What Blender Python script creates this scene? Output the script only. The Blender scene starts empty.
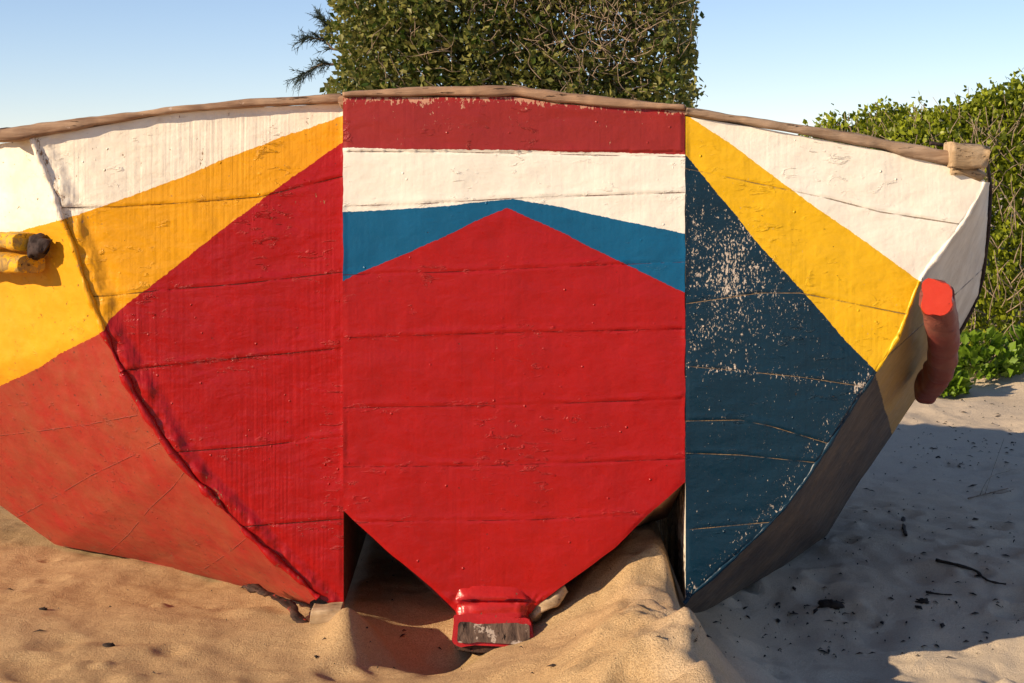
import bpy, math, random
import numpy as np
from mathutils import Vector, noise
random.seed(7); rng = np.random.default_rng(7)
S = bpy.context.scene
COL = S.collection
F, CX, HY, EYE = 1786.0, 512.0, 176.0, 1.3      # focal length in px, principal column, horizon row, eye height (m)

def W(px, py, Y):
    return ((px-CX)*Y/F, Y, EYE-(py-HY)*Y/F)
def PX(x, y, z):
    return CX+F*x/y, HY-F*(z-EYE)/y
def smooth(a, b, x):
    t = min(1, max(0, (x-a)/(b-a))); return t*t*(3-2*t)
def N(x, y, z): return noise.noise((x, y, z))
def FB(x, y, z, o=4):
    s, a = 0, 1.0
    for i in range(o):
        s += a*noise.noise((x, y, z)); x *= 2.03; y *= 2.03; z *= 2.03; a *= .5
    return s
def interp(poly, x):
    """height of a polyline at x, extrapolated past its ends"""
    if x <= poly[0][0]: a, b = poly[0], poly[1]
    elif x >= poly[-1][0]: a, b = poly[-2], poly[-1]
    else:
        for i in range(len(poly)-1):
            if poly[i][0] <= x <= poly[i+1][0]: a, b = poly[i], poly[i+1]; break
    return a[1]+(b[1]-a[1])*(x-a[0])/(b[0]-a[0])
def slope(poly, x): return (interp(poly, x+2)-interp(poly, x-2))/4

# ------------------------------------------------------------------ object helpers
def link(name, me, mats, parent=None, smooth_=True):
    o = bpy.data.objects.new(name, me); COL.objects.link(o)
    for m in (mats if isinstance(mats, (list, tuple)) else [mats]): me.materials.append(m)
    if smooth_:
        me.polygons.foreach_set('use_smooth', [len(p.vertices) < 5 for p in me.polygons])
    if parent: o.parent = parent
    return o
def mesh(name, verts, faces, attrs=None):
    me = bpy.data.meshes.new(name); me.from_pydata([tuple(v) for v in verts], [], faces); me.update()
    for k, vals in (attrs or {}).items():
        a = me.attributes.new(k, 'FLOAT', 'POINT'); a.data.foreach_set('value', np.asarray(vals, dtype=np.float32))
    return me
def grid_faces(nu, nv, off=0, flip=False):
    fs = []
    for i in range(nu-1):
        for j in range(nv-1):
            a = off+i*nv+j; q = (a, a+nv, a+nv+1, a+1)
            fs.append(q[::-1] if flip else q)
    return fs
def thing(name, label, cat, loc=(0,0,0), group=None):
    o = bpy.data.objects.new(name, None); COL.objects.link(o); o.location = loc; o.empty_display_size = .2
    o['label'] = label; o['category'] = cat
    if group: o['group'] = group
    return o
def tag(o, label, cat, group=None):
    o['label'] = label; o['category'] = cat
    if group: o['group'] = group
def sweep(path, rad, n=12, jit=0.0, sq=1.0, flat=False, seed=0, jf=8):
    """tube along a path; rad(i) -> (across, up); sq<1 makes the section squarer"""
    P = [Vector(p) for p in path]; V = []; Fc = []; m = len(P)
    for i, p in enumerate(P):
        t = (P[min(i+1, m-1)]-P[max(i-1, 0)]).normalized()
        up = Vector((0,0,1)) if abs(t.z) < .9 else Vector((0,1,0))
        s = t.cross(up).normalized(); u = s.cross(t).normalized()
        ra, ru = rad(i/(m-1))
        for k in range(n):
            a = 2*math.pi*(k+.5)/n; c, d = math.cos(a), math.sin(a)
            c = math.copysign(abs(c)**sq, c); d = math.copysign(abs(d)**sq, d)
            v = p+s*(ra*c)+u*(ru*d)
            if jit:
                j = jit*FB(v.x*jf+seed, v.y*jf, v.z*jf, 3); v = v+(s*c+u*d)*j
            V.append(v)
    for i in range(m-1):
        for k in range(n):
            a, b = i*n+k, i*n+(k+1) % n
            Fc.append((a, b, b+n, a+n))
    Fc.append(tuple(range(n))[::-1]); Fc.append(tuple((m-1)*n+k for k in range(n)))
    return V, Fc
def densify(pts, n):
    """n points along a polyline, smoothed by Catmull-Rom"""
    P = [Vector(p) for p in pts]; m = len(P); out = []
    for k in range(n):
        t = k/(n-1)*(m-1); i = min(int(t), m-2); f = t-i
        p0, p1, p2, p3 = P[max(i-1,0)], P[i], P[i+1], P[min(i+2,m-1)]
        out.append(.5*((2*p1)+(p2-p0)*f+(2*p0-5*p1+4*p2-p3)*f*f+(3*p1-p0-3*p2+p3)*f**3))
    return out
def linres(pts, n):
    P = [Vector(p) for p in pts]; m = len(P); out = []
    for k in range(n):
        t = k/(n-1)*(m-1); i = min(int(t), m-2); out.append(P[i].lerp(P[i+1], t-i))
    return out

# ------------------------------------------------------------------ materials
class NT:
    def __init__(s, name):
        s.m = bpy.data.materials.new(name); s.m.use_nodes = True; s.t = s.m.node_tree
        s.b = s.t.nodes['Principled BSDF']; s._co = None
    def n(s, ty, **k):
        x = s.t.nodes.new(ty)
        for a, v in k.items(): setattr(x, a, v)
        return x
    def l(s, a, b): s.t.links.new(a, b)
    def co(s):
        if s._co is None: s._co = s.n('ShaderNodeTexCoord').outputs['Object']
        return s._co
    def put(s, sock, v):
        if hasattr(v, 'is_output'): s.l(v, sock)
        elif v is not None: sock.default_value = v
    def math(s, op, a, b=None, clamp=False):
        x = s.n('ShaderNodeMath', operation=op, use_clamp=clamp); s.put(x.inputs[0], a); s.put(x.inputs[1], b); return x.outputs[0]
    def noise(s, scale, detail=4, rough=.55, stretch=None, off=0, dist=0):
        mp = s.n('ShaderNodeMapping'); s.l(s.co(), mp.inputs[0])
        mp.inputs['Location'].default_value = (off, off*1.7, off*.6)
        if stretch: mp.inputs['Scale'].default_value = stretch
        x = s.n('ShaderNodeTexNoise'); s.l(mp.outputs[0], x.inputs['Vector'])
        x.inputs['Scale'].default_value = scale; x.inputs['Detail'].default_value = detail; x.inputs['Roughness'].default_value = rough
        x.inputs['Distortion'].default_value = dist
        return x.outputs['Fac']
    def vor(s, scale, feature='F1', stretch=None):
        mp = s.n('ShaderNodeMapping'); s.l(s.co(), mp.inputs[0])
        if stretch: mp.inputs['Scale'].default_value = stretch
        x = s.n('ShaderNodeTexVoronoi', feature=feature); s.l(mp.outputs[0], x.inputs['Vector']); x.inputs['Scale'].default_value = scale
        return x.outputs['Distance']
    def attr(s, name):
        x = s.n('ShaderNodeAttribute', attribute_name=name); return x.outputs['Fac']
    def ramp(s, v, a, b, lo=0., hi=1.):
        x = s.n('ShaderNodeMapRange'); s.put(x.inputs[0], v)
        s.put(x.inputs[1], a); s.put(x.inputs[2], b); x.inputs[3].default_value = lo; x.inputs[4].default_value = hi
        return x.outputs[0]
    def mix(s, f, a, b):
        x = s.n('ShaderNodeMix', data_type='RGBA'); s.put(x.inputs[0], f)
        s.put(x.inputs[6], rgba(a)); s.put(x.inputs[7], rgba(b)); return x.outputs[2]
    def bump(s, h, strength=1., dist=.002, prev=None):
        x = s.n('ShaderNodeBump'); x.inputs['Strength'].default_value = strength; x.inputs['Distance'].default_value = dist
        s.l(h, x.inputs['Height'])
        if prev is not None: s.l(prev, x.inputs['Normal'])
        return x.outputs[0]
def rgba(c):
    return (c[0], c[1], c[2], 1) if isinstance(c, (tuple, list)) else c

def paint_mat(name, base, layers, wear_col=(.62,.55,.45), wear_k=.0, dirt=(.05,.035,.025), rough=.42, ridges=.35, lumps=.8,
              dust=None, dust_k=0., seam_col=(.03,.012,.01), seam_w=.0016, ragged=.005, off=0., tonev=(.9,1.09), dust_at=None, chip_bias=0., chipf=.55, chips=105, dust_inv=False, nicks=.735, gaps=(.36,.52), nseam=0):
    """layered house paint on planks: colour zones come from distance attributes measured on the hull"""
    k = NT(name)
    seam = 1.
    for q in range(nseam):
        a_ = k.math('ABSOLUTE', k.attr('seam%d' % q)); seam = a_ if q == 0 else k.math('MINIMUM', seam, a_)
    wob = k.math('ADD', k.math('MULTIPLY', k.math('SUBTRACT', k.noise(60, 4, .7, off=off), .5), ragged*2.2), k.math('MULTIPLY', k.math('SUBTRACT', k.noise(6, 2, .5, off=off+23), .5), ragged*2.6))
    col = rgba(base)
    for at, c in layers:
        d = k.math('ADD', k.attr(at), wob)
        col = k.mix(k.ramp(d, -.0006, .0006), col, c)
    # brushwork and thin coats: slight tone shifts in the paint itself
    tone = k.noise(9, 5, .6, (1,1,.45), off=off+3)
    hs = k.n('ShaderNodeHueSaturation'); k.put(hs.inputs['Color'], col); k.put(hs.inputs['Value'], k.ramp(tone, .25, .75, tonev[0], tonev[1]))
    col = hs.outputs[0]
    if dust:
        dm = k.math('MULTIPLY', k.ramp(k.noise(6, 6, .68, off=off+5), .38, .72), dust_k)
        if dust_at: dm = k.math('MULTIPLY', dm, k.ramp(k.attr(dust_at), *((.001, -.001) if dust_inv else (-.001, .001))))
        col = k.mix(dm, col, dust)
    # chips and scuffs
    ch = k.math('ADD', k.math('MULTIPLY', k.noise(chips, 4, .7, (1,1,.5), off=off+1), chipf), k.math('MULTIPLY', k.noise(16, 5, .7, off=off+2), 1-chipf))
    thr = k.math('SUBTRACT', .705+chip_bias, k.math('MULTIPLY', k.attr('wear'), .26))
    cm = k.ramp(k.math('SUBTRACT', ch, thr), 0., .018)
    col = k.mix(k.math('MULTIPLY', cm, .92), col, wear_col)
    # open seams between the planks, broken by filler
    sb = k.ramp(k.noise(11, 4, .6, (1,1,.3), off=off+7), *gaps)
    sm = k.math('MULTIPLY', k.ramp(k.math('ADD', seam, k.math('MULTIPLY', k.math('SUBTRACT', k.noise(90, 3, .6, off=off+29), .5), .0022)), seam_w*.3, seam_w*1.2, 1., 0.), sb)
    col = k.mix(k.math('MULTIPLY', sm, .85), col, seam_col)
    # small dark nicks
    nk = k.ramp(k.noise(60, 3, .6, (.6,1,1.2), off=off+11), nicks, nicks+.025)
    col = k.mix(k.math('MULTIPLY', nk, .8), col, dirt)
    k.put(k.b.inputs['Base Color'], col)
    rn = k.ramp(k.noise(30, 4, .6, off=off+6), .3, .7, rough-.10, rough+.12)
    k.put(k.b.inputs['Roughness'], k.math('ADD', rn, k.math('MULTIPLY', cm, .3), True))
    k.b.inputs['Specular IOR Level'].default_value = .3
    vr = k.math('MULTIPLY', k.noise(62, 2, .35, (1.5,1,.04), off=off), k.ramp(k.noise(4, 3, .5, (1,1,.5), off=off+13), .36, .62, .15, 1.))
    hgt = k.math('MULTIPLY', vr, ridges)
    hgt = k.math('ADD', hgt, k.math('MULTIPLY', k.noise(95, 4, .55, off=off+4), lumps*.16))
    hgt = k.math('ADD', hgt, k.math('MULTIPLY', k.noise(13, 3, .5, (.7,1,1.5), off=off+8, dist=.4), lumps*.8))
    # thick runs and wrinkles of paint, most of them along the seams
    runs = k.ramp(k.noise(34, 5, .62, (.55,1,1.5), off=off+17, dist=.8), .57, .68)
    near_seam = k.ramp(seam, .0, .028, 1., .0)
    where = k.math('MAXIMUM', k.math('MULTIPLY', near_seam, k.ramp(k.noise(7, 2, .5, off=off+19), .42, .58)), k.ramp(k.noise(5, 3, .6, off=off+21), .54, .64))
    hgt = k.math('ADD', hgt, k.math('MULTIPLY', k.math('MULTIPLY', runs, where), lumps*.75))
    pim = k.ramp(k.vor(26), .02, .11, 1., 0.)
    pim = k.math('MULTIPLY', pim, k.ramp(k.noise(8, 2, .5, off=off+15), .52, .62))
    hgt = k.math('ADD', hgt, k.math('MULTIPLY', pim, lumps*.9))
    hgt = k.math('SUBTRACT', hgt, k.math('MULTIPLY', cm, .22)); hgt = k.math('SUBTRACT', hgt, k.math('MULTIPLY', sm, .8))
    hgt = k.math('SUBTRACT', hgt, k.math('MULTIPLY', nk, .6))
    k.l(k.bump(hgt, 1., .0034), k.b.inputs['Normal'])
    return k.m

def wood_mat(name, a, b, scale=1., stretch=(1,1,1), rough=.8, paint=None, paint_k=.6):
    k = NT(name)
    g = k.noise(40*scale, 6, .65, stretch, dist=.6); h = k.noise(9, 4, .6, off=4)
    col = k.mix(k.ramp(g, .36, .64), tuple(c*.8 for c in a), b); col = k.mix(k.math('MULTIPLY', k.ramp(h, .45, .7), .6), col, tuple(c*.45 for c in a))
    if paint:
        pm = k.ramp(k.noise(28, 5, .7, off=8), paint_k, paint_k+.03); col = k.mix(pm, col, paint)
    cr = k.ramp(k.noise(60*scale, 4, .7, stretch, off=2), .62, .67); col = k.mix(cr, col, tuple(c*.25 for c in a))
    k.put(k.b.inputs['Base Color'], col); k.b.inputs['Roughness'].default_value = rough
    k.b.inputs['Specular IOR Level'].default_value = .25
    k.l(k.bump(k.math('SUBTRACT', g, cr), 1., .006), k.b.inputs['Normal'])
    return k.m

def leaf_mat(name, cols, rough=.45, trans=.3):
    k = NT(name); g = k.n('ShaderNodeNewGeometry').outputs['Random Per Island']
    r = k.n('ShaderNodeValToRGB'); k.l(g, r.inputs[0]); e = r.color_ramp.elements
    for i, c in enumerate(cols):
        p = i/(len(cols)-1)
        el = e[0] if i == 0 else (e[1] if i == len(cols)-1 else e.new(p))
        el.position = p; el.color = rgba(c)
    k.l(r.outputs[0], k.b.inputs['Base Color']); k.b.inputs['Roughness'].default_value = rough
    k.b.inputs['Specular IOR Level'].default_value = .35
    if trans:
        t = k.n('ShaderNodeBsdfTranslucent'); hs = k.n('ShaderNodeHueSaturation'); hs.inputs['Value'].default_value = 1.5
        k.l(r.outputs[0], hs.inputs['Color']); k.l(hs.outputs[0], t.inputs['Color'])
        mx = k.n('ShaderNodeMixShader'); mx.inputs[0].default_value = trans
        k.l(k.b.outputs[0], mx.inputs[1]); k.l(t.outputs[0], mx.inputs[2])
        k.l(mx.outputs[0], k.t.nodes['Material Output'].inputs['Surface'])
    return k.m

# ------------------------------------------------------------------ the sand
DENTS = {}
def dent(x, y, r, d):
    for i in range(int((x-2*r)//.25), int((x+2*r)//.25)+1):
        for j in range(int((y-2*r)//.25), int((y+2*r)//.25)+1): DENTS.setdefault((i,j), []).append((x,y,r,d))
rd = random.Random(5)
for _ in range(230): dent(rd.uniform(.62,3.4), rd.uniform(4.5,9.5), rd.uniform(.035,.10), rd.uniform(.006,.024)*rd.choice((1,1,1,-.7)))
for _ in range(120): dent(rd.uniform(-2.4,.4), rd.uniform(4.2,6.5), rd.uniform(.03,.09), rd.uniform(.003,.012)*rd.choice((1,1,-1)))
def ground_z(x, y):
    z = .03*N(x*1.1+3, y*1.1, 0)+.018*FB(x*2.6, y*2.6+8, 1, 3)
    z += .012*smooth(.5, 1.1, x)*FB(x*6.5, y*5, 4, 3)
    for dx, dy, r, d in DENTS.get((int(x//.25), int(y//.25)), ()):
        q = ((x-dx)**2+(y-dy)**2)/(r*r)
        if q < 4: z -= d*(math.exp(-q*1.6)-.35*math.exp(-(math.sqrt(q)-1.15)**2*7))
    z += .004*FB(x*13, y*11, 3, 3)
    near = smooth(9, 6.5, y)
    # hollow left of the middle keel, and a lip shaped to throw shade into it
    z -= .11*near*math.exp(-((x+.22)/.16)**2-((y-5.08)/.26)**2)
    z += .09*near*math.exp(-((x+.455)/.065)**2-((y-4.98)/.17)**2)
    # drifted bank against the right of the middle boat, running on towards the viewer as a ridge added to shade the sand at right
    if y < 7:
        yy = min(max(y, 4.0), 5.15)
        crest = interp([(4.0,.27),(4.3,.26),(4.55,.20),(4.8,.14),(4.95,.17),(5.05,.22),(5.15,.25)], yy)*(1-smooth(5.3, 6.6, y))*smooth(2.6, 3.9, y)
        xc = interp([(4.0,.375),(4.5,.41),(4.8,.425),(5.0,.43),(5.15,.43)], yy)+.012*N(y*3, 2, 5)
        if x < xc: s = math.exp(-((x-xc)/(.26+.08*smooth(5,4.5,y)))**2)
        else: s = math.exp(-((x-xc)/(.05+.09*smooth(5,4.6,y)))**2)
        z += crest*s*(1+.25*FB(x*5, y*5, 6, 3))+.012*s*FB(x*14, y*12, 2, 3)
    z -= .13*smooth(.5, .85, x)*smooth(5.95, 5.1, y)  # ground lowered so the ridge's shadow reaches farther right
    # dune rising under the scrub
    z += .9*smooth(10.3, 14, y)*smooth(1.6, 3.4, x)
    z += .8*smooth(11, 16, y)*smooth(-6, -2, x)*(1-smooth(2, 4, x))*.5
    r = max(abs(x)/60, y/120)
    if r > 1: z += min(r-1, 1)*1.2*N(x*.02, y*.02, 9)
    return z
def axis_pts(lo, hi, step, far, grow):
    a = list(np.arange(lo, hi, step)); s = step; v = a[-1]
    while v < far: s *= grow; v += s; a.append(v)
    return a
def build_sand():
    right = axis_pts(-1.9, 2.4, .0125, 1500, 1.17)
    left = []; v, s = -1.9, .0125
    while v > -1500: s *= 1.17; v -= s; left.append(v)
    xs = left[::-1]+right
    ys = [4.0]; s = .0125
    while ys[-1] < 6.6: ys.append(ys[-1]+s)
    while ys[-1] < 13: s *= 1.013; ys.append(ys[-1]+s)
    while ys[-1] < 1800: s *= 1.17; ys.append(ys[-1]+s)
    pre = []; v, s = 4.0, .0125
    while v > -400: s *= 1.2; v -= s; pre.append(v)
    ys = pre[::-1]+ys
    V = [(x, y, ground_z(x, y)) for x in xs for y in ys]
    k = NT('sand')
    big = k.noise(1.3, 4, .6); fine = k.noise(210, 3, .8); mid = k.noise(24, 5, .6)
    col = k.mix(k.ramp(big, .3, .7), (.60,.395,.19), (.68,.48,.26))
    col = k.mix(k.ramp(fine, .40, .66), col, (.40,.245,.115))
    col = k.mix(k.math('MULTIPLY', k.ramp(k.noise(300, 2, .5, off=3), .68, .72), .85), col, (.12,.07,.04))
    col = k.mix(k.math('MULTIPLY', k.ramp(mid, .45, .75), .3), col, (.39,.255,.13))
    # paler sand right of the boats, colour also raised to brighten the shaded ground
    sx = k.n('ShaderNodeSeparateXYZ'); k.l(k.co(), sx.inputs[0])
    pale_m = k.ramp(k.math('ADD', sx.outputs[0], k.math('MULTIPLY', k.noise(3, 4, .6, off=6), .5)), .55, 1.0)
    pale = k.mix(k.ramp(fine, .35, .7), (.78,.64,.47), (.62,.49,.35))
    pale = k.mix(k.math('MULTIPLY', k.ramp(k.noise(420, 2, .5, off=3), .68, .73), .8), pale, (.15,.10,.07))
    col = k.mix(pale_m, col, pale)
    b1 = k.bump(k.noise(14, 3, .5), .7, .010); b2 = k.bump(k.noise(55, 4, .65), .8, .006, b1); b3 = k.bump(fine, 1., .007, b2)
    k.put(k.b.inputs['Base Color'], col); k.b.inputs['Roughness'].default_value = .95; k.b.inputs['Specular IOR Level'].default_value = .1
    k.l(b3, k.b.inputs['Normal'])
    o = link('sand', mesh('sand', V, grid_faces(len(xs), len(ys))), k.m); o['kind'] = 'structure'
build_sand()

# ------------------------------------------------------------------ hull pieces
def attr_eval(spec, px, py, Y):
    m = Y/F
    if spec[0] == 'below':                       # positive below the polyline
        p = spec[1]; return (py-interp(p, px))/math.sqrt(1+slope(p, px)**2)*m
    if spec[0] == 'left':                        # positive on the left of the line a-b
        (ax, ay), (bx, by) = spec[1]; dx, dy = bx-ax, by-ay
        return ((by-ay)*(ax-px)+(bx-ax)*(py-ay))/math.hypot(dx, dy)*m
    if spec[0] == 'min': return min(attr_eval(s, px, py, Y) for s in spec[1:])
    if spec[0] == 'max': return max(attr_eval(s, px, py, Y) for s in spec[1:])
    if spec[0] == 'neg': return -attr_eval(spec[1], px, py, Y)
def attrs_for(V, zones, seams, wear):
    out = {k: [] for k in zones}; out['wear'] = []
    for q in range(8): out['seam%d' % q] = []
    for v in V:
        px, py = PX(*v); Y = v[1]
        for k, s in zones.items(): out[k].append(attr_eval(s, px, py, Y))
        for q in range(8): out['seam%d' % q].append(attr_eval(('below', seams[q]), px, py, Y) if q < len(seams) else 1)
        out['wear'].append(wear(px, py))
    return out

def face_piece(name, x0, x1, top, bot, Y0, nx, nz, zones, seams, wear, mat, parent, amp=1., lump=None, seed=0., jag=0.):
    V = []
    off = [random.uniform(-.0018, .0018) for _ in range(len(seams)+1)]
    for i in range(nx):
        px = x0+(x1-x0)*i/(nx-1); a, b = interp(top, px), interp(bot, px)
        for j in range(nz):
            t = j/(nz-1); py = a+(b-a)*t
            x, y, z = W(px+jag*(N(3.1, py*.045, seed)+.6*N(9.1, py*.13, seed)), py, Y0)
            e = min(px-x0, x1-px, py-a, b-py)/5.0; e = smooth(0, 1, e)
            d = .007*N(x*2.3+seed, z*2.3, 3)+.0026*FB(x*6, z*10+seed, 1, 2)+.0005*FB(x*38+seed, z*38, 2, 2)
            n_above = 0
            for s in seams:
                sd = (py-interp(s, px)-1.1*N(px*.018, seed+s[0][1], 7)-.4*N(px*.15, seed, 7))*Y0/F
                if sd > 0: n_above += 1
                d -= .0036*math.exp(-(sd/.0024)**2)*max(0, .35+1.3*N(px*.03+seed, s[0][1]*.1, 2))
                d += .0022*math.exp(-((sd+.010)/.008)**2)*(.6+N(px*.045+seed, s[0][1]*.1, 5))
            d += off[n_above]
            if lump: d += lump(px, py)
            V.append((x, y-d*amp*e, z))
    me = mesh(name, V, grid_faces(nx, nz, flip=True), attrs_for(V, zones, seams, wear))
    return link(name, me, mat, parent)

def side_piece(name, inner, outer, nu, nv, back_rings, zones, seams, wear, mat, parent, flip, bulge=0., amp=1., seed=0.):
    """hull planking: a finely worked strake from the transom corner (inner) outwards, then on back along plain rings"""
    A, B = linres(inner, nu), linres(outer, nu); V = []
    for i in range(nu):
        for j in range(nv):
            t = j/(nv-1); p = A[i].lerp(B[i], t)
            e = smooth(0, .06, t)
            nrm = Vector((B[i].y-A[i].y, -(B[i].x-A[i].x), 0)); nrm = nrm.normalized() if nrm.length > 1e-6 else Vector((0,-1,0))
            if nrm.y > 0: nrm = -nrm
            d = .008*N(p.x*2+seed, p.z*2, p.y)+.003*FB(p.x*9, p.z*13+seed, p.y*9, 3)+.001*FB(p.x*38, p.z*38, p.y*38+seed, 2)
            d += bulge*math.sin(math.pi*t)
            V.append(p+nrm*(d*amp*e))
    fs = grid_faces(nu, nv, flip=flip); off = len(V)
    ix = list(range(0, nu, max(1, nu//24)));
    if ix[-1] != nu-1: ix.append(nu-1)
    at = attrs_for(V, zones, seams, wear)
    prev = [i*nv+nv-1 for i in ix]
    for ring in back_rings:
        R = linres(ring, nu); cur = []
        for i in ix: cur.append(len(V)); V.append(R[i])
        for a in range(len(ix)-1):
            q = (prev[a], cur[a], cur[a+1], prev[a+1]); fs.append(q[::-1] if flip else q)
        for kx in at: at[kx] += [at[kx][p] for p in prev]
        prev = cur
    return link(name, mesh(name, V, fs, at), mat, parent)

def plain_side(name, rings, mat, parent):
    n = max(len(r) for r in rings); V = []
    for r in rings: V += linres(r, 12)
    me = mesh(name, V, grid_faces(len(rings), 12), {'wear': [0]*len(V), **{'seam%d' % q: [1]*len(V) for q in range(8)}})
    return link(name, me, mat, parent)

def gunwale(name, x0, x1, top, bot, Y0, mat, parent, fwd=.028, back=.075, seed=0., tail=None):
    path, rr = [], []
    n = 150
    for i in range(n):
        px = x0+(x1-x0)*i/(n-1); a, b = interp(top, px), interp(bot, px)
        x, y, z = W(px, (a+b)/2, Y0); path.append((x, Y0-fwd+(fwd+back)/2, z)); rr.append((b-a)/2*Y0/F)
    def rad(t): return ((fwd+back)/2, rr[min(n-1, int(round(t*(n-1))))])
    V, fs = sweep(path, rad, 20, .0045, .42, seed=seed, jf=9)
    return link(name, mesh(name, V, fs), mat, parent)

wood_cap = wood_mat('weathered cap wood', (.30,.17,.10), (.44,.29,.185), 1., (.12,1,1), paint=(.55,.42,.33), paint_k=.66)
wood_pale = wood_mat('bare pale wood', (.46,.31,.17), (.58,.43,.27), 1., (.3,1,1))
wood_dark = wood_mat('tarred dark wood', (.03,.02,.02), (.07,.045,.04), 1.)

# =================================================================== boat with the yellow and red bow face (left)
GRP = 'painted wooden boats beached side by side'
YA = 5.2
A = thing('wooden_boat', 'wooden boat with yellow diagonal band between white top and red face, paler red bottom', 'boat', (0,0,0), GRP)
A_top = [(18,141.5),(39,137),(174,113),(237,108.5),(290,106),(345,103)]
A_cap = [(-10,131),(18.7,126.5),(40,123),(92,116.5),(174,107.5),(237,100.5),(261,98),(300,96.5),(345,94)]
A_cb = [(-10,143),(18.7,140),(39,136.8),(174,112.5),(237,108.3),(290,105.5),(345,103)]
A_corner = [(32,138.5),(51,189),(61,218),(70,237),(87,290),(104,332),(136,398),(179,461),(247,533),(300,581),(318,598)]
A_out = [(-120,165,6.3),(-120,205,6.3),(-120,235,6.3),(-120,262,6.3),(-115,330,6.3),(-110,400,6.3),(-30,485,6.35),(56,545,6.25),(150,562,6.0),(247,588,5.65),(312,606,5.35)]
A_zones = {'yel': ('below', [(-120,236),(20,232),(61,220),(116,201),(175,180),(225,159),(280,137.5),(333,119),(350,113)]),
           'red': ('below', [(-120,432),(20,378),(82,342),(104,331),(109,319),(130,302),(155,283),(185,260),(213,237),(248,210),(280,186),(310,165),(333,149),(350,138)]),
           'side': ('max', ('left', [(104,334),(200,483)][::-1]), ('left', [(179,461),(318,598)][::-1]))}
A_seams = [[(-100,300),(110,296),(155,291),(240,284),(345,272)], [(110,372),(200,362),(345,348)], [(-100,500),(180,452),(260,446),(345,436)], [(240,527),(345,519)],
           [(40,208),(120,207),(200,202),(260,197),(345,176)]]
def A_wear(px, py):
    w = .10
    w += .35*math.exp(-((px-interp([(138,32),(237,70),(332,104),(461,179),(598,318)], py))/16)**2)
    if py < 225: w += .22
    return w
A_face_m = paint_mat('left boat paint', (.88,.80,.66), [('yel', (.72,.32,.006)), ('red', (.34,.005,.006))], wear_col=(.30,.17,.08), rough=.34, ridges=.75,
                     lumps=1.55, off=1., seam_col=(.06,.015,.01), seam_w=.0014, nseam=5, dust=(.46,.33,.19), dust_k=.22, dust_at='yel', dust_inv=True)
A_side_m = paint_mat('left boat side paint', (.80,.72,.58), [('yel', (.66,.30,.006)), ('red', (.33,.022,.014))], wear_col=(.26,.10,.05), rough=.6, ridges=.05, nicks=.69,
                     lumps=1.1, dust=(.27,.085,.035), dust_k=.6, dust_at='red', off=5., seam_col=(.18,.04,.025), seam_w=.0016, nseam=4, gaps=(.42,.58))
def A_lump(px, py):
    cxx = interp([(138,32),(237,70),(332,104),(461,179),(598,318)], py)
    return .008*math.exp(-((px-cxx-10)/11)**2)*(.5+FB(px*.045, py*.035, 3, 4)) - .004*math.exp(-((px-cxx-22)/8)**2)
face_piece('bow_face', 33, 343.6, A_top, [(x,y) for x,y in A_corner]+[(330,603.5),(345,607)], YA, 240, 300, A_zones, A_seams, A_wear, A_face_m, A, lump=A_lump, seed=1.)
inn = [W(x, y, YA) for x, y in A_corner]
outp = [W(*p) for p in A_out]
def shift(ring, cx, k, dy, zk=1., zoff=0.):
    return [(cx+(p[0]-cx)*k, p[1]+dy, p[2]*zk+zoff) for p in ring]
r2 = [(p[0]*.96-.02, 7.2, p[2]*.97+.03) for p in outp]; r3 = [(-.95+(p[0]+.95)*.35, 7.9, p[2]*.8+.25) for p in outp]
side_piece('hull', inn, outp, 230, 200, [r2, r3], {k: A_zones[k] for k in ('yel','red')},
           [[(-120,446),(-40,440),(40,431),(90,424),(160,411)], [(100,560),(128,535),(150,508),(172,488),(186,470)], [(190,580),(203,570),(228,553),(249,536)], [(-60,540),(20,516),(55,497),(90,476),(140,452)]],
           lambda px, py: .14+.28*smooth(20, 3, interp([(-120,470),(-30,485),(56,545),(150,562),(247,588),(312,606)], px)-py)+.12*smooth(430, 560, py), A_side_m, A, False, bulge=.012, seed=3.)
B_in_m = wood_mat('bare hull wood', (.10,.04,.03), (.16,.07,.05), 1.)
xr = W(343.6, 300, YA)[0]
plain_side('inner_planking', [[(xr,YA,W(0,103,YA)[2]),(xr,YA,W(0,606,YA)[2])], [(xr-.005,6.4,1.47),(xr-.03,6.4,.02)], [(xr-.01,7.2,1.40),(xr-.2,7.2,.05)], [(-.95,7.9,1.30),(-.95,7.9,.3)]], B_in_m, A)
gunwale('gunwale', -2, 343.6, A_cap, A_cb, YA, wood_cap, A, seed=2.)
# rail along the top of the port side
V, fs = sweep(densify([W(14,133,5.24), W(-40,140,5.6), W(-120,152,6.25), (-2.12,7.2,1.30), (-1.3,7.9,1.2)], 60), lambda t: (.05,.017), 12, .005, .6); link('side_rail', mesh('side_rail', V, fs), wood_cap, A)
# lumpy filler bead down the corner
V, fs = sweep(densify([W(x, y, YA-.004) for x, y in A_corner], 260), lambda t: (.008,.008), 12, .010, 1., seed=5, jf=13)
at = attrs_for([tuple(v) for v in V], A_zones, [], lambda a, b: .42); link('corner_bead', mesh('corner_bead', V, fs, at), A_face_m, A)
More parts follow.
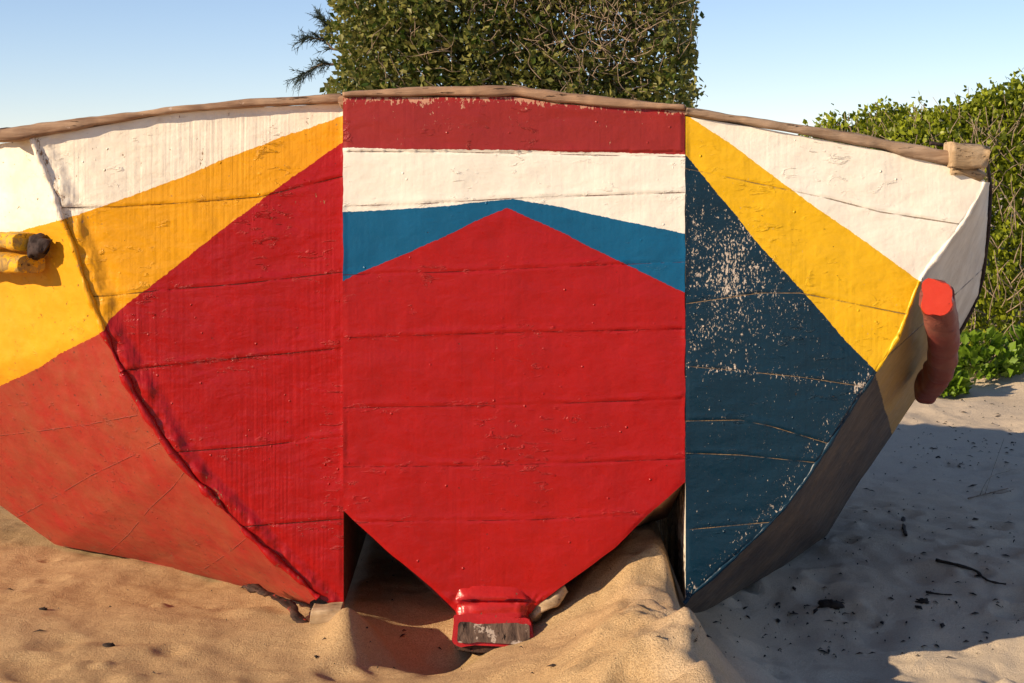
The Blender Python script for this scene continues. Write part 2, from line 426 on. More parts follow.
# rub rail ending just short of the corner
rail_m = wood_mat('left rail worn yellow wood', (.36,.22,.09), (.62,.36,.05), 1., (1,1,1), paint=(.70,.36,.015), paint_k=.5)
for dz, r, nm in ((.026,.024,'rub_rail'), (-.040,.028,'rub_rail')):
    V, fs = sweep(densify([(W(-150,262,6.2)[0],6.2,W(0,250,5.3)[2]+dz), (W(-40,262,5.72)[0],5.62,W(0,250,5.3)[2]+dz), (W(30 if dz > 0 else 33,250,5.3)[0],5.275,W(0,250,5.3)[2]+dz)], 60), lambda t: (.045,r), 14, .008, .7, seed=dz*50)
    link(nm, mesh(nm, V, fs), rail_m, A)
V, fs = sweep(densify([W(33,248,5.275),W(37,247,5.265),W(41,247,5.255),W(45,247,5.25),W(47,248,5.25)],14), lambda t: (.024,.034*(1-.35*t)), 20, .020, .6, jf=26); link('rail_cap', mesh('rail_cap', V, fs), wood_dark, A)
# forefoot: pale wooden keel timber under the face, with a dark torn rim
V, fs = sweep(densify([W(312,614,5.13), W(325,615.5,5.13), W(343,615,5.13)], 20), lambda t: (.05,.030*(.7+.3*t)), 20, .004, .25, jf=14); link('keel', mesh('keel', V, fs), wood_pale, A)
V, fs = sweep(densify([W(246,586,5.36), W(270,594,5.27), W(292,608,5.19), W(303,623,5.13), W(318,631,5.11), W(342,634,5.11)], 60), lambda t: (.018,.005+.003*math.sin(t*17)), 10, .011, 1., jf=26)
rim_m = wood_mat('torn rim', (.035,.02,.015), (.09,.045,.03), 1., paint=(.40,.05,.03), paint_k=.6); link('keel_strip', mesh('keel_strip', V, fs), rim_m, A)

# =================================================================== boat with the red diamond transom (middle)
YB = 5.0
B = thing('wooden_boat', 'wooden boat with a big red point under blue chevron, white band and red top', 'boat', (0,0,0), GRP)
B_cap = [(343,91.5),(352,91),(400,88),(432,86),(519,86),(577,93),(635,100),(660,103),(685,104.5)]
B_cb = [(343,97.5),(352,97),(470,96),(514,96.5),(557,103),(610,107),(676,110),(685,110.5)]
B_top = [(343,98),(352,97.5),(514,97),(557,103.5),(610,107.5),(685,111)]
B_bot = [(343,510),(352,518.5),(388,552),(432,588),(452,608),(458,614),(530,614),(536,606),(560,588),(615,548),(650,513),(676,490),(685,482)]
wl = [(343,207),(352,206),(420,204),(511,198.5),(600,195.5),(685,192.5)]
B_zones = {'top': ('neg', ('below', [(343,148.5),(466,149.8),(580,152),(685,154.3)])),
           'blue': ('max', ('min', ('below', [(343,212.5),(352,212),(442,206.5),(511,199)]), ('left', [(511,0),(511,700)][::1])),
                    ('min', ('below', [(440,190),(511,198.5),(553,206),(615,219),(676,232),(685,234)]), ('left', [(511,700),(511,0)]))),
           'red': ('min', ('below', [(343,281),(352,276),(430,243),(507,208),(520,201)]), ('below', [(490,200),(507,208),(560,232),(610,257),(676,289),(685,293.5)]))}
B_seams = [[(343,151.5),(466,152.5),(685,157)], wl, [(343,275),(450,272),(560,267),(685,262)], [(343,338),(500,333),(685,329)], [(343,408),(520,405),(600,402),(685,399)], [(343,467),(480,466),(685,459)],
           [(343,523),(430,521),(530,520),(685,513)]]
def B_wear(px, py):
    w = .06
    w += .30*smooth(585, 600, py)
    if py < 152: w += .24
    w += .55*math.exp(-((py-98-max(0,(px-514))*.075)/6)**2)
    return w
B_m = paint_mat('middle boat paint', (.88,.82,.70), [('top', (.30,.022,.018)), ('blue', (.003,.10,.215)), ('red', (.375,.0065,.0065))], wear_col=(.55,.28,.18), rough=.36, ridges=.2,
                lumps=1.0, tonev=(.86,1.08), off=20., seam_col=(.17,.012,.012), seam_w=.0011, ragged=.004, nseam=7, gaps=(.44,.60))
def B_lump(px, py):
    d = .012*smooth(588, 606, py)*(.5+FB(px*.08, py*.1, 1, 3))
    if py < 151: d += .006
    return d
face_piece('transom', 343, 685, B_top, B_bot, YB, 250, 330, B_zones, B_seams, B_wear, B_m, B, amp=.8, lump=B_lump, seed=8., jag=.9)
ring0L = [W(344,98,YB+.004), W(344,510,YB+.004), W(455,612,YB)]; ring0R = [W(684,111,YB+.004), W(684,482,YB+.004), W(533,612,YB)]
B_hull_m = paint_mat('middle boat side paint', (.34,.15,.085), [], rough=.6, ridges=.05, lumps=.6, dust=(.4,.24,.13), dust_k=.6, off=33.)
def rB(y, top, hx, mid, kz, cx=0.0):
    return ([(cx-hx,y,top),(cx-hx*.99,y,mid),(cx-.1,y,kz)], [(cx+hx,y,top),(cx+hx*.99,y,mid),(cx+.05,y,kz)])
rs = [(ring0L, ring0R), ([(-.478,5.5,1.5),(-.478,5.5,.34),(-.16,5.5,.10)], [(.480,5.5,1.47),(.479,5.5,.25),(.06,5.5,.09)]), rB(6.4,1.45,.46,.34,.1), rB(7.4,1.40,.33,.4,.2), rB(7.9,1.38,.04,.6,.4)]
def hullB():
    V, fs, nn = [], [], 26
    for L, R in rs: V += linres(L, 13)+linres(R[::-1], 13)
    fs = grid_faces(len(rs), nn)
    return link('hull', mesh('hull', V, fs, {'wear': [.15]*len(V)}), B_hull_m, B, False)
hullB()
capB = wood_mat('middle cap wood', (.33,.19,.115), (.50,.31,.19), 1., (.12,1,1))
gunwale('gunwale', 343, 685, B_cap, B_cb, YB, capB, B, fwd=.016, seed=9.)
for s in (-1, 1):
    V, fs = sweep(densify([(s*.465,5.05,1.515 if s < 0 else 1.485), (s*.47,5.7,1.48), (s*.45,6.4,1.46), (s*.33,7.4,1.41), (s*.03,7.9,1.39)], 40), lambda t: (.03,.016), 10, .004, .6); link('side_rail', mesh('side_rail', V, fs), capB, B)
# keel: red upper block, bare scraped end grain below
k_m = paint_mat('keel paint', (.42,.016,.014), [], wear_col=(.16,.09,.05), rough=.28, ridges=.0, lumps=1.5, off=40., ragged=.0)
V, fs = sweep(densify([W(493,584,5.085), W(493,594,5.06), W(493,604,5.04), W(493,613,5.033), W(493,616,5.033)], 30), lambda t: (.125-.024*min(1,t*1.2), .068), 56, .007, .4, jf=26, seed=4)
v2, f2 = sweep([W(493,612,5.1), W(493,612,5.4), W(493,610,6.2)], lambda t: (.09,.045), 44, .004, .3); n0 = len(V); V += v2; fs += [tuple(q+n0 for q in f) for f in f2]
kb = link('keel', mesh('keel', V, fs, {'wear': [.35]*len(V)}), k_m, B)
e_m = wood_mat('scraped keel end', (.05,.03,.025), (.17,.11,.08), 1., (1,1,.25), paint=(.42,.34,.28), paint_k=.58)
V, fs = sweep([W(493,630,4.948), W(493,630,4.955), W(493,630,5.03), W(493,631,5.4)], lambda t: (.107,.042), 36, .010, .3, jf=16, seed=6)
shoe = link('keel_shoe', mesh('keel_shoe', V, fs, {'wear': [.45]*len(V)}), k_m, kb)
V, fs = sweep([W(494,633,4.938), W(494,633,4.941), W(494,633,4.99)], lambda t: (.097,.026), 36, .009, .3, jf=20, seed=8)
link('scraped_end', mesh('scraped_end', V, fs), e_m, kb)
V, fs = sweep([W(491,648,4.952), W(491,648,5.05), W(492,645,5.4)], lambda t: (.10,.010), 20, .008, .4, jf=18, seed=7); link('keel_strip', mesh('keel_strip', V, fs), rim_m, kb)
V, fs = sweep(densify([W(530,618,5.05), W(540,607,5.02), W(552,599,5.02), W(562,588,5.04)], 20), lambda t: (.022,.020-.006*t), 12, .010, .4, jf=18); link('keel_knee', mesh('keel_knee', V, fs), wood_pale, B)

# =================================================================== boat with the dark blue face (right)
YC = 5.0
C = thing('wooden_boat', 'wooden boat with flaking dark blue face, yellow band, white top and red tipped rail', 'boat', (0,0,0), GRP)
C_cap = [(685,107),(695,108.5),(762,119.5),(830,129),(870,135),(898,141.5),(935,149),(950,151)]
C_cb = [(685,115),(695,117),(762,127.5),(800,134),(883,150),(915,159),(946,165),(950,166)]
C_top = [(684,116),(695,118),(762,128.5),(883,151),(946,166),(985,180)]
C_corner = [(985,182),(968,214),(941,252),(920,281),(898,336),(876,371),(849,412),(820,458),(787,504),(740,552),(696,591),(684,603)]
C_out = [(989,183,5.75),(988,218,5.8),(986,244,5.85),(977,296,5.95),(948,350,6.0),(920,390,6.1),(891,434,6.2),(857,484,6.3),(826,536,6.3),(780,568,5.9),(700,614,5.35),(686,620,5.28)]
C_zones = {'yel': ('below', [(684,113),(700,123.5),(740,151),(787,186),(850,231),(917,279),(980,318)]),
           'blue': ('below', [(684,153),(695,167),(730,208),(762,247),(805,293),(845,340),(876,372),(900,398)]),
           'syel': ('min', ('below', [(900,274),(920,282),(990,310)]), ('left', [(946,280),(938,420)])), 'dark': ('left', [(873,368),(898,452)])}
C_seams = [[(684,304),(760,293),(800,293),(845,302)], [(684,366),(740,371),(800,377),(860,386)], [(684,421),(740,420),(770,426),(830,444)], [(684,453),(740,455),(770,458)], [(684,530),(760,523),(800,520)],
           [(740,180),(830,199),(880,212),(945,222)]]
def C_wear(px, py):
    if py > interp(C_zones['blue'][1], px):
        w = .24+.19*math.exp(-((px-752)/75)**2-((py-275)/62)**2)+.22*math.exp(-((px-710)/42)**2-((py-240)/75)**2)+.20*math.exp(-((px-730)/60)**2-((py-330)/50)**2)
        w += .26*math.exp(-((px+8-interp([(371,876),(504,787),(591,696)], py))/14)**2)
        w += .22*math.exp(-((py-interp([(684,366),(740,371),(860,386)], px))/5)**2)
        return w
    return .2
C_m = paint_mat('right boat paint', (.90,.84,.72), [('yel', (.78,.44,.008)), ('blue', (.0035,.025,.047))], wear_col=(.62,.52,.42), rough=.33, ridges=.30, lumps=1.2, off=60.,
                seam_col=(.36,.24,.13), seam_w=.0014, nseam=6, ragged=.004, chipf=.72, chips=190, dust=(.50,.37,.22), dust_k=.18, dust_at='yel', dust_inv=True)
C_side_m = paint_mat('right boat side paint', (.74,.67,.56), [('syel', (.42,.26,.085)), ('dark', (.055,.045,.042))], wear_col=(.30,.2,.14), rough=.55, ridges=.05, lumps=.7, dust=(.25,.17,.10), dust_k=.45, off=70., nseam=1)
face_piece('bow_face', 685.6, 985, C_top, C_corner[::-1][:1]+[(x,y) for x,y in C_corner[::-1][1:]], YC, 230, 300, C_zones, C_seams, C_wear, C_m, C, lump=None, seed=15.)
inn = [W(x, y, YC) for x, y in C_corner]; outp = [W(*p) for p in C_out]
r2 = [(p[0]*.97, 6.75, p[2]*.95+.02) for p in outp]; r3 = [(.9+(p[0]-.9)*.3, 7.4, p[2]*.8+.2) for p in outp]
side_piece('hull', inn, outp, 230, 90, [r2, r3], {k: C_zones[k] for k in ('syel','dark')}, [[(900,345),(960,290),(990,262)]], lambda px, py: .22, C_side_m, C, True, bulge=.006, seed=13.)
xl = W(685.6, 300, YC)[0]
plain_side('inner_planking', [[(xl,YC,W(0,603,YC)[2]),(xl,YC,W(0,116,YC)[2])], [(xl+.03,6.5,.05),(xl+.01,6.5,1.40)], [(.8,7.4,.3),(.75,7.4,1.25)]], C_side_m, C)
capC = wood_mat('right cap wood', (.36,.23,.14), (.52,.37,.25), 1., (.12,1,1))
gunwale('gunwale', 685.6, 949, C_cap, C_cb, YC, capC, C, fwd=.022, seed=19.)
V, fs = sweep([W(948,155.5,4.985), W(952,155.5,4.985), W(962,155.5,4.985), W(975,156,4.985), W(981,157.5,4.99), W(984,158,4.99)], lambda t: (.05,.033 if t < .9 else .027), 20, .008, .3, jf=16); link('gunwale_block', mesh('gunwale_block', V, fs), wood_pale, C)
V, fs = sweep([W(950,169,5.0), W(962,170,5.0), W(975,174,5.0), W(982,178,5.0)], lambda t: (.02,.016), 10, .016, .8, jf=40); link('filler_lump', mesh('filler_lump', V, fs), wood_pale, C)
# thin dark edging along the flare of the far planking
V, fs = sweep(densify([W(930,143,5.07), W(948,145.5,5.08), W(980,149,5.12)]+[W(x+1, y, d) for x, y, d in C_out[:5]], 70), lambda t: (.006,.006), 8, .002, 1.); link('edge_strip', mesh('edge_strip', V, fs), wood_dark, C)
V, fs = sweep(densify([W(x, y, YC+.004) for x, y in C_corner], 200), lambda t: (.006,.006), 10, .006, 1., seed=15, jf=22)
at = attrs_for([tuple(v) for v in V], C_zones, [], lambda a, b: .15); link('corner_bead', mesh('corner_bead', V, fs, at), C_m, C)
# rub rail seen end on: worn maroon body, bright red tip
rr_m = paint_mat('rail maroon', (.21,.045,.035), [], wear_col=(.4,.22,.16), rough=.5, ridges=0., lumps=1.1, off=80., dust=(.30,.15,.10), dust_k=.5)
re_m = paint_mat('rail red tip', (.50,.035,.013), [], wear_col=(.5,.2,.12), rough=.4, ridges=0., lumps=.9, off=84.)
path = densify([W(937,297,4.93), W(940,312,4.98), W(943,332,5.08), W(943,352,5.22), W(938,372,5.40), W(925,390,5.65)], 60)
V, fs = sweep(path, lambda t: (.049-.012*t,.052-.006*t), 24, .006, .7, jf=12, seed=3)
rail = link('rub_rail', mesh('rub_rail', V, fs, {'wear': [.15]*len(V)}), rr_m, C)
p0, p1 = W(936.5,297,4.868), W(937,297.5,4.905)
V, fs = sweep([p0, p1], lambda t: (.043,.046), 28, .013, .75, jf=17, seed=3)
link('rail_tip', mesh('rail_tip', V, fs, {'wear': [.1]*len(V)}), re_m, rail)

# ------------------------------------------------------------------ plants
def leaves(P, D, size, aspect=.5, fold=.25):
    """P: leaf roots, D: leaf directions, size: lengths -> verts, faces of folded rhombic leaves"""
    n = len(P); D = D/np.linalg.norm(D, axis=1, keepdims=True)
    R = rng.normal(size=(n,3)); S_ = np.cross(D, R); S_ /= np.linalg.norm(S_, axis=1, keepdims=True); U = np.cross(S_, D)
    s = size[:, None]
    V = np.empty((n,4,3)); V[:,0] = P; V[:,2] = P+D*s
    V[:,1] = P+D*s*.5+S_*s*aspect*.5+U*s*fold*.3; V[:,3] = P+D*s*.5-S_*s*aspect*.5+U*s*fold*.3
    idx = np.arange(n)[:,None]*4
    return V.reshape(-1,3), np.concatenate([idx+np.array([[0,1,2]]), idx+np.array([[0,2,3]])]).tolist()
def stems_mesh(segs):
    V, fs = [], []
    for pts, r0, r1 in segs:
        v, f = sweep(pts, lambda t: (r0+(r1-r0)*t,)*2, 5); o = len(V); V += v; fs += [tuple(i+o for i in q) for q in f]
    return V, fs
bark = wood_mat('bark', (.13,.09,.065), (.24,.18,.13), 1.); dry = wood_mat('dry twigs', (.30,.21,.14), (.42,.32,.22), 1.)
def clump_noise(P, f, seed=0.): return np.array([FB(p[0]*f+seed, p[1]*f, p[2]*f, 3) for p in P])

# tall thicket behind the middle boat
TY = 15.5
T = thing('thicket', 'tall dense thicket of small dark green leaves and bare twigs behind the middle boat', 'bush', (0,TY,.0))
def thicket():
    n = 150000; P = np.column_stack([rng.uniform(-1.6,1.7,n), rng.beta(1.1,1.9,n)*2.0, rng.uniform(.1,3.7,n)])
    cn = clump_noise(P, 1.8); cf = clump_noise(P, 5.5, 5.)
    ce = clump_noise(P*np.array([.6,.6,1.]), 1.7, 17.)
    edge = np.minimum(P[:,0]+1.50+.07*cf+.17*ce, 1.55-P[:,0]+.07*cf+.17*ce)
    front = P[:,1]-(.16+.22*cn)
    keep = (edge > 0) & (front > 0) & (rng.random(n) < np.clip(.72+.7*cf, .15, 1)) & (P[:,2] < 3.5+.3*cn)
    keep &= rng.random(n) < np.where(P[:,2] < 1.5, .3, 1.)
    bare = np.exp(-((P[:,0]-.8)/.45)**2-((P[:,2]-2.5)/.3)**2); keep &= rng.random(n) > .45*bare
    P = P[keep]; P[:,1] -= .9; m = len(P)
    D = rng.normal(size=(m,3))*.8+np.array([-.45,-.55,.35])
    V, fs = leaves(P, D, rng.uniform(.04,.085,m), .62)
    o = link('foliage', mesh('foliage', V, fs), leaf_mat('thicket leaves', [(.04,.08,.008),(.09,.17,.012),(.14,.24,.02),(.06,.12,.01),(.22,.30,.03),(.11,.20,.015),(.28,.26,.07)]), T, False)
    segs = []
    for i in range(15):
        x = random.uniform(-1.0,1.0); a = Vector((x, random.uniform(-.2,.6), 0)); b = Vector((x*1.1+random.uniform(-.25,.25), random.uniform(-.35,.5), random.uniform(2.4,3.2)))
        mid = a.lerp(b,.5)+Vector((random.uniform(-.2,.2),random.uniform(-.15,.15),0)); segs.append((densify([a,mid,b],8), .035, .01))
    V, fs = stems_mesh(segs); link('trunk', mesh('trunk', V, fs), bark, T)
    segs = []
    for i in range(1000):
        c = Vector((random.uniform(-1.4,1.4), random.uniform(-.8,.0), random.uniform(.4,3.3)))
        if i < 300: c = Vector((random.gauss(.7,.5), random.uniform(-.85,-.3), random.gauss(2.5,.3)))
        if abs(c.x) > 1.4: continue
        d = Vector((random.gauss(0,.6),random.gauss(0,.25),random.gauss(.6,.5))).normalized()*random.uniform(.15,.5)
        e = c+d
        if e.x < -1.46 or e.x > 1.52: continue
        segs.append((densify([c, c.lerp(e,.35)+Vector((random.gauss(0,.05),random.gauss(0,.04),random.gauss(0,.03))), c.lerp(e,.7)+Vector((random.gauss(0,.05),random.gauss(0,.04),random.gauss(0,.03))), e],9), .0042, .0018))
    V, fs = stems_mesh(segs); link('twigs', mesh('twigs', V, fs), dry, T)
thicket()

# rounded scrub on the dune at the right
D_ = thing('dune_scrub', 'rounded yellow green scrub with dry stems covering the dune behind the right boat', 'bush', (3.6,12.5,.4))
def scrub_top(x): return interp([(1.55,.5),(1.9,1.15),(2.12,1.52),(2.3,1.62),(2.6,1.68),(3.0,1.74),(3.35,1.80),(3.7,1.84),(4.6,1.95),(6,1.9)], x)
def scrub():
    n = 130000; x = rng.uniform(1.5,5.4,n)**1; u = rng.random(n); v = rng.random(n)**.8
    P = np.empty((n,3))
    tops = np.array([scrub_top(a) for a in x])
    yb = 11.3+.25*np.array([N(a*1.4,3,1) for a in x])+np.clip((2.6-x)*1.2,0,1.5); yt = 13.0
    P[:,0] = x; P[:,1] = yb+(yt-yb)*u
    prof = np.sin(np.clip(u,0,1)*math.pi/2)**.62
    base = np.array([ground_z(a,b) for a,b in zip(P[:,0],P[:,1])])
    P[:,2] = base+(tops-base)*prof
    cn = clump_noise(P, 2.0, 3.); cf = clump_noise(P, 6., 9.)
    P[:,2] += .13*cn-.42*v*(1-v*.35)+.10+.04*rng.normal(size=n); P[:,1] += .25*v
    keep = (rng.random(n) < np.clip(.85+.9*cf,.12,1)) & (P[:,2] > base-.05)
    P = P[keep]; m = len(P)
    Dr = rng.normal(size=(m,3))*.75+np.array([-.35,-.45,.7])
    V, fs = leaves(P, Dr, rng.uniform(.030,.058,m), .7)
    V -= np.array([3.6,12.5,.4])
    link('foliage', mesh('foliage', V, fs), leaf_mat('scrub leaves', [(.09,.12,.008),(.23,.28,.012),(.40,.43,.025),(.19,.24,.012),(.58,.54,.05),(.14,.18,.01),(.52,.40,.12),(.32,.36,.02)]), D_, False)
    segs = []
    for i in range(1500):
        a = random.uniform(1.8,5.2); uu = random.random(); y = 10.9+2.1*uu; b = ground_z(a,y); z = b+(scrub_top(a)-b)*math.sin(uu*math.pi/2)**.62-.12
        c = Vector((a-3.6,y-12.5,z-.4)); d = Vector((random.gauss(-.1,.45),random.gauss(-.2,.35),random.uniform(.3,1))).normalized()*random.uniform(.12,.30)
        segs.append((densify([c,c+d*.5+Vector((random.gauss(0,.015),0,0)),c+d],4), .0042, .0018))
    V, fs = stems_mesh(segs); link('stems', mesh('stems', V, fs), dry, D_)
scrub()

# low broad-leaved plants at the foot of the dune
low_m = leaf_mat('broad leaves', [(.12,.20,.015),(.20,.30,.025),(.28,.38,.04),(.16,.26,.02)], .4, .25)
lows = [(2.52,10.55,.15,'bright green leafy plant on the sand nearest the red tipped rail'), (2.86,10.95,.24,'broader bright green leafy plant at the sunlit foot of the dune scrub'),
        (3.22,11.15,.18,'bright green leafy plant at the right end of the dune foot')]
for x, y, r, lab in lows:
    z = ground_z(x, y); t = thing('leafy_plant', lab, 'plant', (x,y,z), 'low leafy plants along the foot of the dune')
    m = int(2600*r); a = rng.uniform(0,2*math.pi,m); rr = r*np.sqrt(rng.random(m)); h = rng.random(m)*r*1.1*(1-.5*(rr/r)**2)
    P = np.column_stack([rr*np.cos(a), rr*np.sin(a)*.8, h+.01]); Dr = np.column_stack([np.cos(a),np.sin(a),rng.uniform(.2,1.3,m)])+rng.normal(size=(m,3))*.5
    V, fs = leaves(P, Dr, rng.uniform(.05,.085,m), .75); link('foliage', mesh('foliage', V, fs), low_m, t, False)
    segs = [(densify([Vector((0,0,-.02)), Vector((math.cos(q)*r*.4,math.sin(q)*r*.3,r*.5)), Vector((math.cos(q)*r*.8,math.sin(q)*r*.6,r*.9))],5),.006,.003) for q in rng.uniform(0,6.28,9)]
    V, fs = stems_mesh(segs); link('stems', mesh('stems', V, fs), dry, t)

# casuarina standing behind the thicket, one feathery branch reaching past it
K = thing('casuarina_tree', 'casuarina tree behind the thicket, a feathery dark needle branch reaching left into the sky', 'tree', (.3,18.5,.3))
def casuarina():
    O = Vector((.3,18.5,.3)); segs = []; tips = []
    segs.append((densify([Vector((0,0,-.3)),Vector((.05,.05,2)),Vector((-.05,0,4.2)),Vector((.1,.1,7.5))],24),.14,.03))
    # reaching limb: targets are real spots to the left of the thicket
    def limb(pts, r0):
        q = densify(pts, 16); segs.append((q, r0, .004)); return q
    t1 = Vector(W(302,75,18.0))-O; t2 = Vector(W(308,38,18.1))-O; t3 = Vector(W(322,20,18.1))-O
    base = Vector((-.03,0,2.2))
    sprays = []
    q = limb([base, Vector((-1.1,-.2,2.5)), Vector(W(345,62,18.0))-O, Vector(W(322,64,18.0))-O, t1], .03); sprays += [(p, (q[min(i+1,15)]-q[max(i-1,0)])) for i, p in enumerate(q)][9:]
    q = limb([base+Vector((0,0,.4)), Vector((-1.1,-.2,2.85)), Vector(W(345,48,18.1))-O, Vector(W(325,40,18.1))-O, t2], .025); sprays += [(p, (q[min(i+1,15)]-q[max(i-1,0)])) for i, p in enumerate(q)][9:]
    q = limb([base+Vector((0,0,.6)), Vector((-1.1,-.2,3.0)), Vector(W(345,36,18.1))-O, Vector(W(330,27,18.1))-O, t3], .02); sprays += [(p, (q[min(i+1,15)]-q[max(i-1,0)])) for i, p in enumerate(q)][9:]
    for k in range(16):
        zz = 4.0+k*.22; a = random.uniform(0,6.28); L = random.uniform(.9,1.5)*(1-.05*k)
        q = limb([Vector((0,0,zz)), Vector((math.cos(a)*L*.5,math.sin(a)*L*.5,zz+.25)), Vector((math.cos(a)*L,math.sin(a)*L,zz+.35))], .025)
        sprays += [(p, (q[min(i+1,15)]-q[max(i-1,0)])) for i, p in enumerate(q)][4:]
    V, fs = stems_mesh(segs); link('trunk', mesh('trunk', V, fs), bark, K)
    nd = []
    for n_, (p, d) in enumerate(sprays):
        near = n_ < 21
        for j in range(5 if near else 2):
            bd = (d.normalized()*.7+Vector((random.gauss(-.15,.5),random.gauss(0,.5),random.gauss(.1,.5)))).normalized()
            bl = random.uniform(.07,.19) if near else random.uniform(.2,.4); q = p+bd*bl+Vector((0,0,-.02)); nd.append(([p, p+bd*bl*.5, q], .003, .0016))
            for m in range(13):
                t = random.random(); a = p.lerp(q, t); dd = (bd*.7+Vector((random.gauss(0,.5),random.gauss(0,.5),random.gauss(.05,.45)))).normalized()
                L = random.uniform(.03,.085); nd.append(([a, a+dd*L*.55, a+dd*L+Vector((0,0,-.008))], .0026, .0014))
    V, fs = stems_mesh(nd)
    link('foliage', mesh('foliage', V, fs), leaf_mat('needles', [(.02,.035,.022),(.03,.05,.03)], .6, 0), K)
casuarina()

# ------------------------------------------------------------------ litter on the sand
lit_dark = wood_mat('dark driftwood', (.025,.018,.014), (.06,.042,.03), 1.)
def on_sand(px, py, up=0.):
    """the spot on the sand seen along this line of sight"""
    d = Vector(((px-CX)/F, 1, -(py-HY)/F)); lo = 4.0
    y = 4.0
    while y < 14:
        if EYE+d.z*y < ground_z(d.x*y, y): break
        y += .01
    return Vector((d.x*y, y, ground_z(d.x*y, y)+up))
def stick(pix, r, label, mat=lit_dark, twigs=(), lift=.006):
    pts = [on_sand(x, y, lift) for x, y in pix]; o = pts[0].copy()
    V, fs = sweep(densify([p-o for p in pts], 20), lambda t: (r*(1-.45*t),)*2, 8, r*.5, 1., jf=40)
    for tw in twigs:
        tp = [on_sand(x, y, lift+h)-o for x, y, h in tw]; v, f = sweep(densify(tp, 10), lambda t: (r*.6*(1-.5*t),)*2, 6); k = len(V); V += v; fs += [tuple(i+k for i in q) for q in f]
    ob = link('stick', mesh('stick', V, fs), mat); ob.location = o; tag(ob, label, 'stick', 'sticks lying on the sand'); return ob
stick([(936,562),(957,567),(975,573),(988,583),(1006,586)], .006, 'long dark bent stick on the shaded sand at the right, larger than the others')
stick([(903,520),(904,530),(906,537)], .008, 'short thick black stick standing end on in the shaded sand beyond the blue boat')
stick([(926,594),(940,596),(952,597)], .004, 'thin straight dark stick just below the long bent stick')
stick([(968,500),(985,496),(1008,490)], .003, 'dry forked grey twig on the shaded sand at the far right', dry, [((985,496,0),(993,478,.03),(1004,458,.08)), ((990,494,0),(1002,500,.02),(1014,498,.03)), ((980,497,0),(990,486,.03),(1010,482,.04))])
def scrap(px, py, s, label, seed):
    o = on_sand(px, py); V = []; n, m = 14, 9
    for i in range(n):
        for j in range(m):
            a = 2*math.pi*i/n; b = math.pi*(j+.5)/m; v = Vector((math.cos(a)*math.sin(b)*s*1.5, math.sin(a)*math.sin(b)*s, math.cos(b)*s*.55))
            V.append(v*(1+.8*FB(v.x*2/s+seed, v.y*2/s, v.z*2/s, 3)))
    fs = [(i*m+j, ((i+1)%n)*m+j, ((i+1)%n)*m+j+1, i*m+j+1) for i in range(n) for j in range(m-1)]
    fs += [tuple(i*m for i in range(n))[::-1], tuple(i*m+m-1 for i in range(n))]
    ob = link('seaweed_scrap', mesh('seaweed_scrap', V, fs), lit_dark); ob.location = o+Vector((0,0,s*.25)); tag(ob, label, 'seaweed', 'dark scraps on the sand')
scrap(831,607,.024,'largest dark ragged scrap on the shaded sand below the blue boat',1)
scrap(922,603,.013,'small dark scrap on the shaded sand between the sticks and the blue boat',4)
scrap(109,647,.012,'larger of two dark scraps on the lit sand in front of the left boat',2)
scrap(43,610,.008,'small dark scrap on the lit sand at the lower left corner',3)
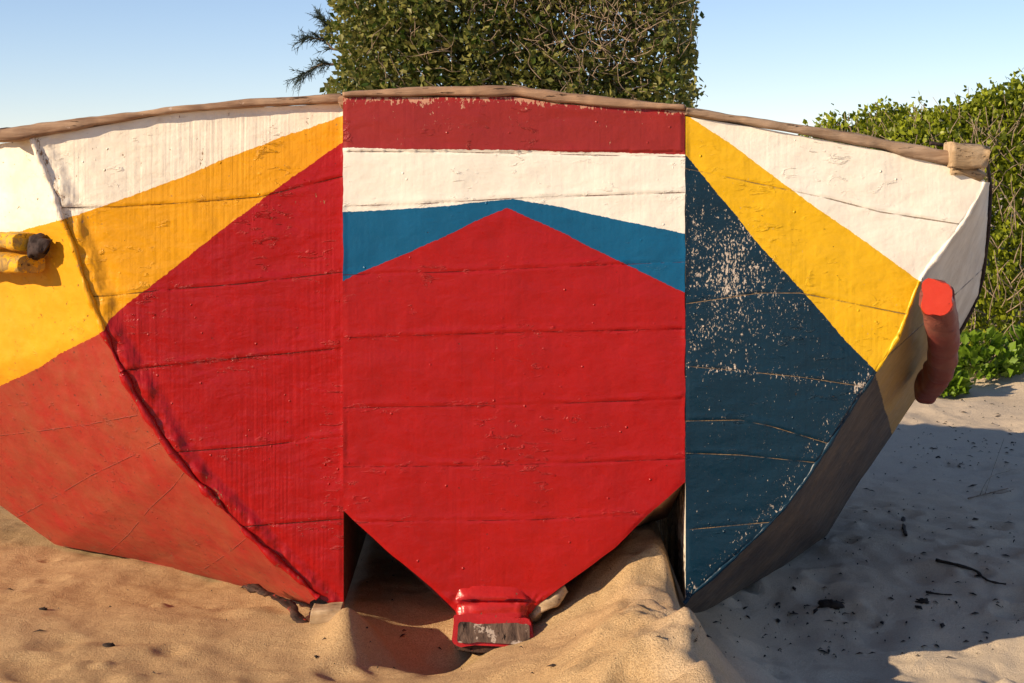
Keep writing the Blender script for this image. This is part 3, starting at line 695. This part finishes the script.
def litter():
    V, fs = [], []
    for i in range(520):
        r = random.random()
        if r < .5: px, py = random.uniform(760,1020), random.uniform(440,660)
        elif r < .72: px, py = random.uniform(890,1020), random.uniform(395,470)
        elif r < .86: px, py = random.uniform(690,860), random.uniform(600,660)
        else: px, py = random.uniform(0,676), random.uniform(560,680)
        p = on_sand(px, py, .002)
        if p.y > 13.5: continue
        L = random.choice([.003,.004,.006,.008,.010,.020])*random.uniform(.6,1.2); a = random.uniform(0,6.28); w = L*random.uniform(.12,.5)
        d = Vector((math.cos(a),math.sin(a),random.uniform(-.1,.3))); s = Vector((-math.sin(a),math.cos(a),random.uniform(-.3,.3))); u = Vector((0,0,1)); k = len(V)
        V += [p-d*L, p+s*w+u*.003, p+d*L, p-s*w+u*.002, p+u*.006]; fs += [(k,k+1,k+4),(k+1,k+2,k+4),(k+2,k+3,k+4),(k+3,k,k+4)]
    o = link('leaf_litter', mesh('leaf_litter', V, fs), leaf_mat('litter', [(.02,.014,.01),(.06,.035,.02),(.16,.09,.05),(.25,.16,.09),(.03,.02,.014)], .8, 0), None, False); o['kind'] = 'stuff'
    o['label'] = 'scattered dark bits of leaf and twig on the sand'
litter()

# ------------------------------------------------------------------ light, sky, camera
AZ, EL = math.radians(64), math.radians(20.5)           # sun to the left, behind the viewer
to_sun = Vector((-math.sin(AZ)*math.cos(EL), -math.cos(AZ)*math.cos(EL), math.sin(EL)))
sd = bpy.data.lights.new('sun', 'SUN'); sd.energy = 3.6; sd.angle = math.radians(.5); sd.color = (1,.80,.56)
so = bpy.data.objects.new('sun', sd); COL.objects.link(so); so.rotation_euler = (-to_sun).to_track_quat('-Z','Y').to_euler(); so.location = (-6,-4,6)
w = bpy.data.worlds.new('World'); S.world = w; w.use_nodes = True
nt = w.node_tree; bg = nt.nodes['Background']; sky = nt.nodes.new('ShaderNodeTexSky')
sky.sky_type = 'NISHITA'; sky.sun_disc = False; sky.sun_elevation = EL
sky.sun_rotation = math.atan2(to_sun.x, to_sun.y)
sky.air_density = 1.0; sky.dust_density = 0.; sky.ozone_density = 4.5; sky.altitude = 2500
wb = nt.nodes.new('ShaderNodeMix'); wb.data_type = 'RGBA'; wb.blend_type = 'MULTIPLY'; wb.inputs[0].default_value = 1
wb.inputs[7].default_value = (.93,.72,.64,1); nt.links.new(sky.outputs[0], wb.inputs[6]); nt.links.new(wb.outputs[2], bg.inputs[0]); bg.inputs[1].default_value = .126

cam = bpy.data.cameras.new('camera'); co = bpy.data.objects.new('camera', cam); COL.objects.link(co); S.camera = co
co.location = (0,0,EYE); co.rotation_euler = (math.radians(90),0,0)
cam.sensor_width = 36; cam.lens = F*36/1024; cam.shift_y = (HY-341.5)/1024; cam.clip_start = .05; cam.clip_end = 5000
vs = S.view_settings; vs.view_transform = 'Standard'; vs.look = 'None'; vs.exposure = .93; vs.gamma = 1; vs.use_curve_mapping = False
S.cycles.max_bounces = 6
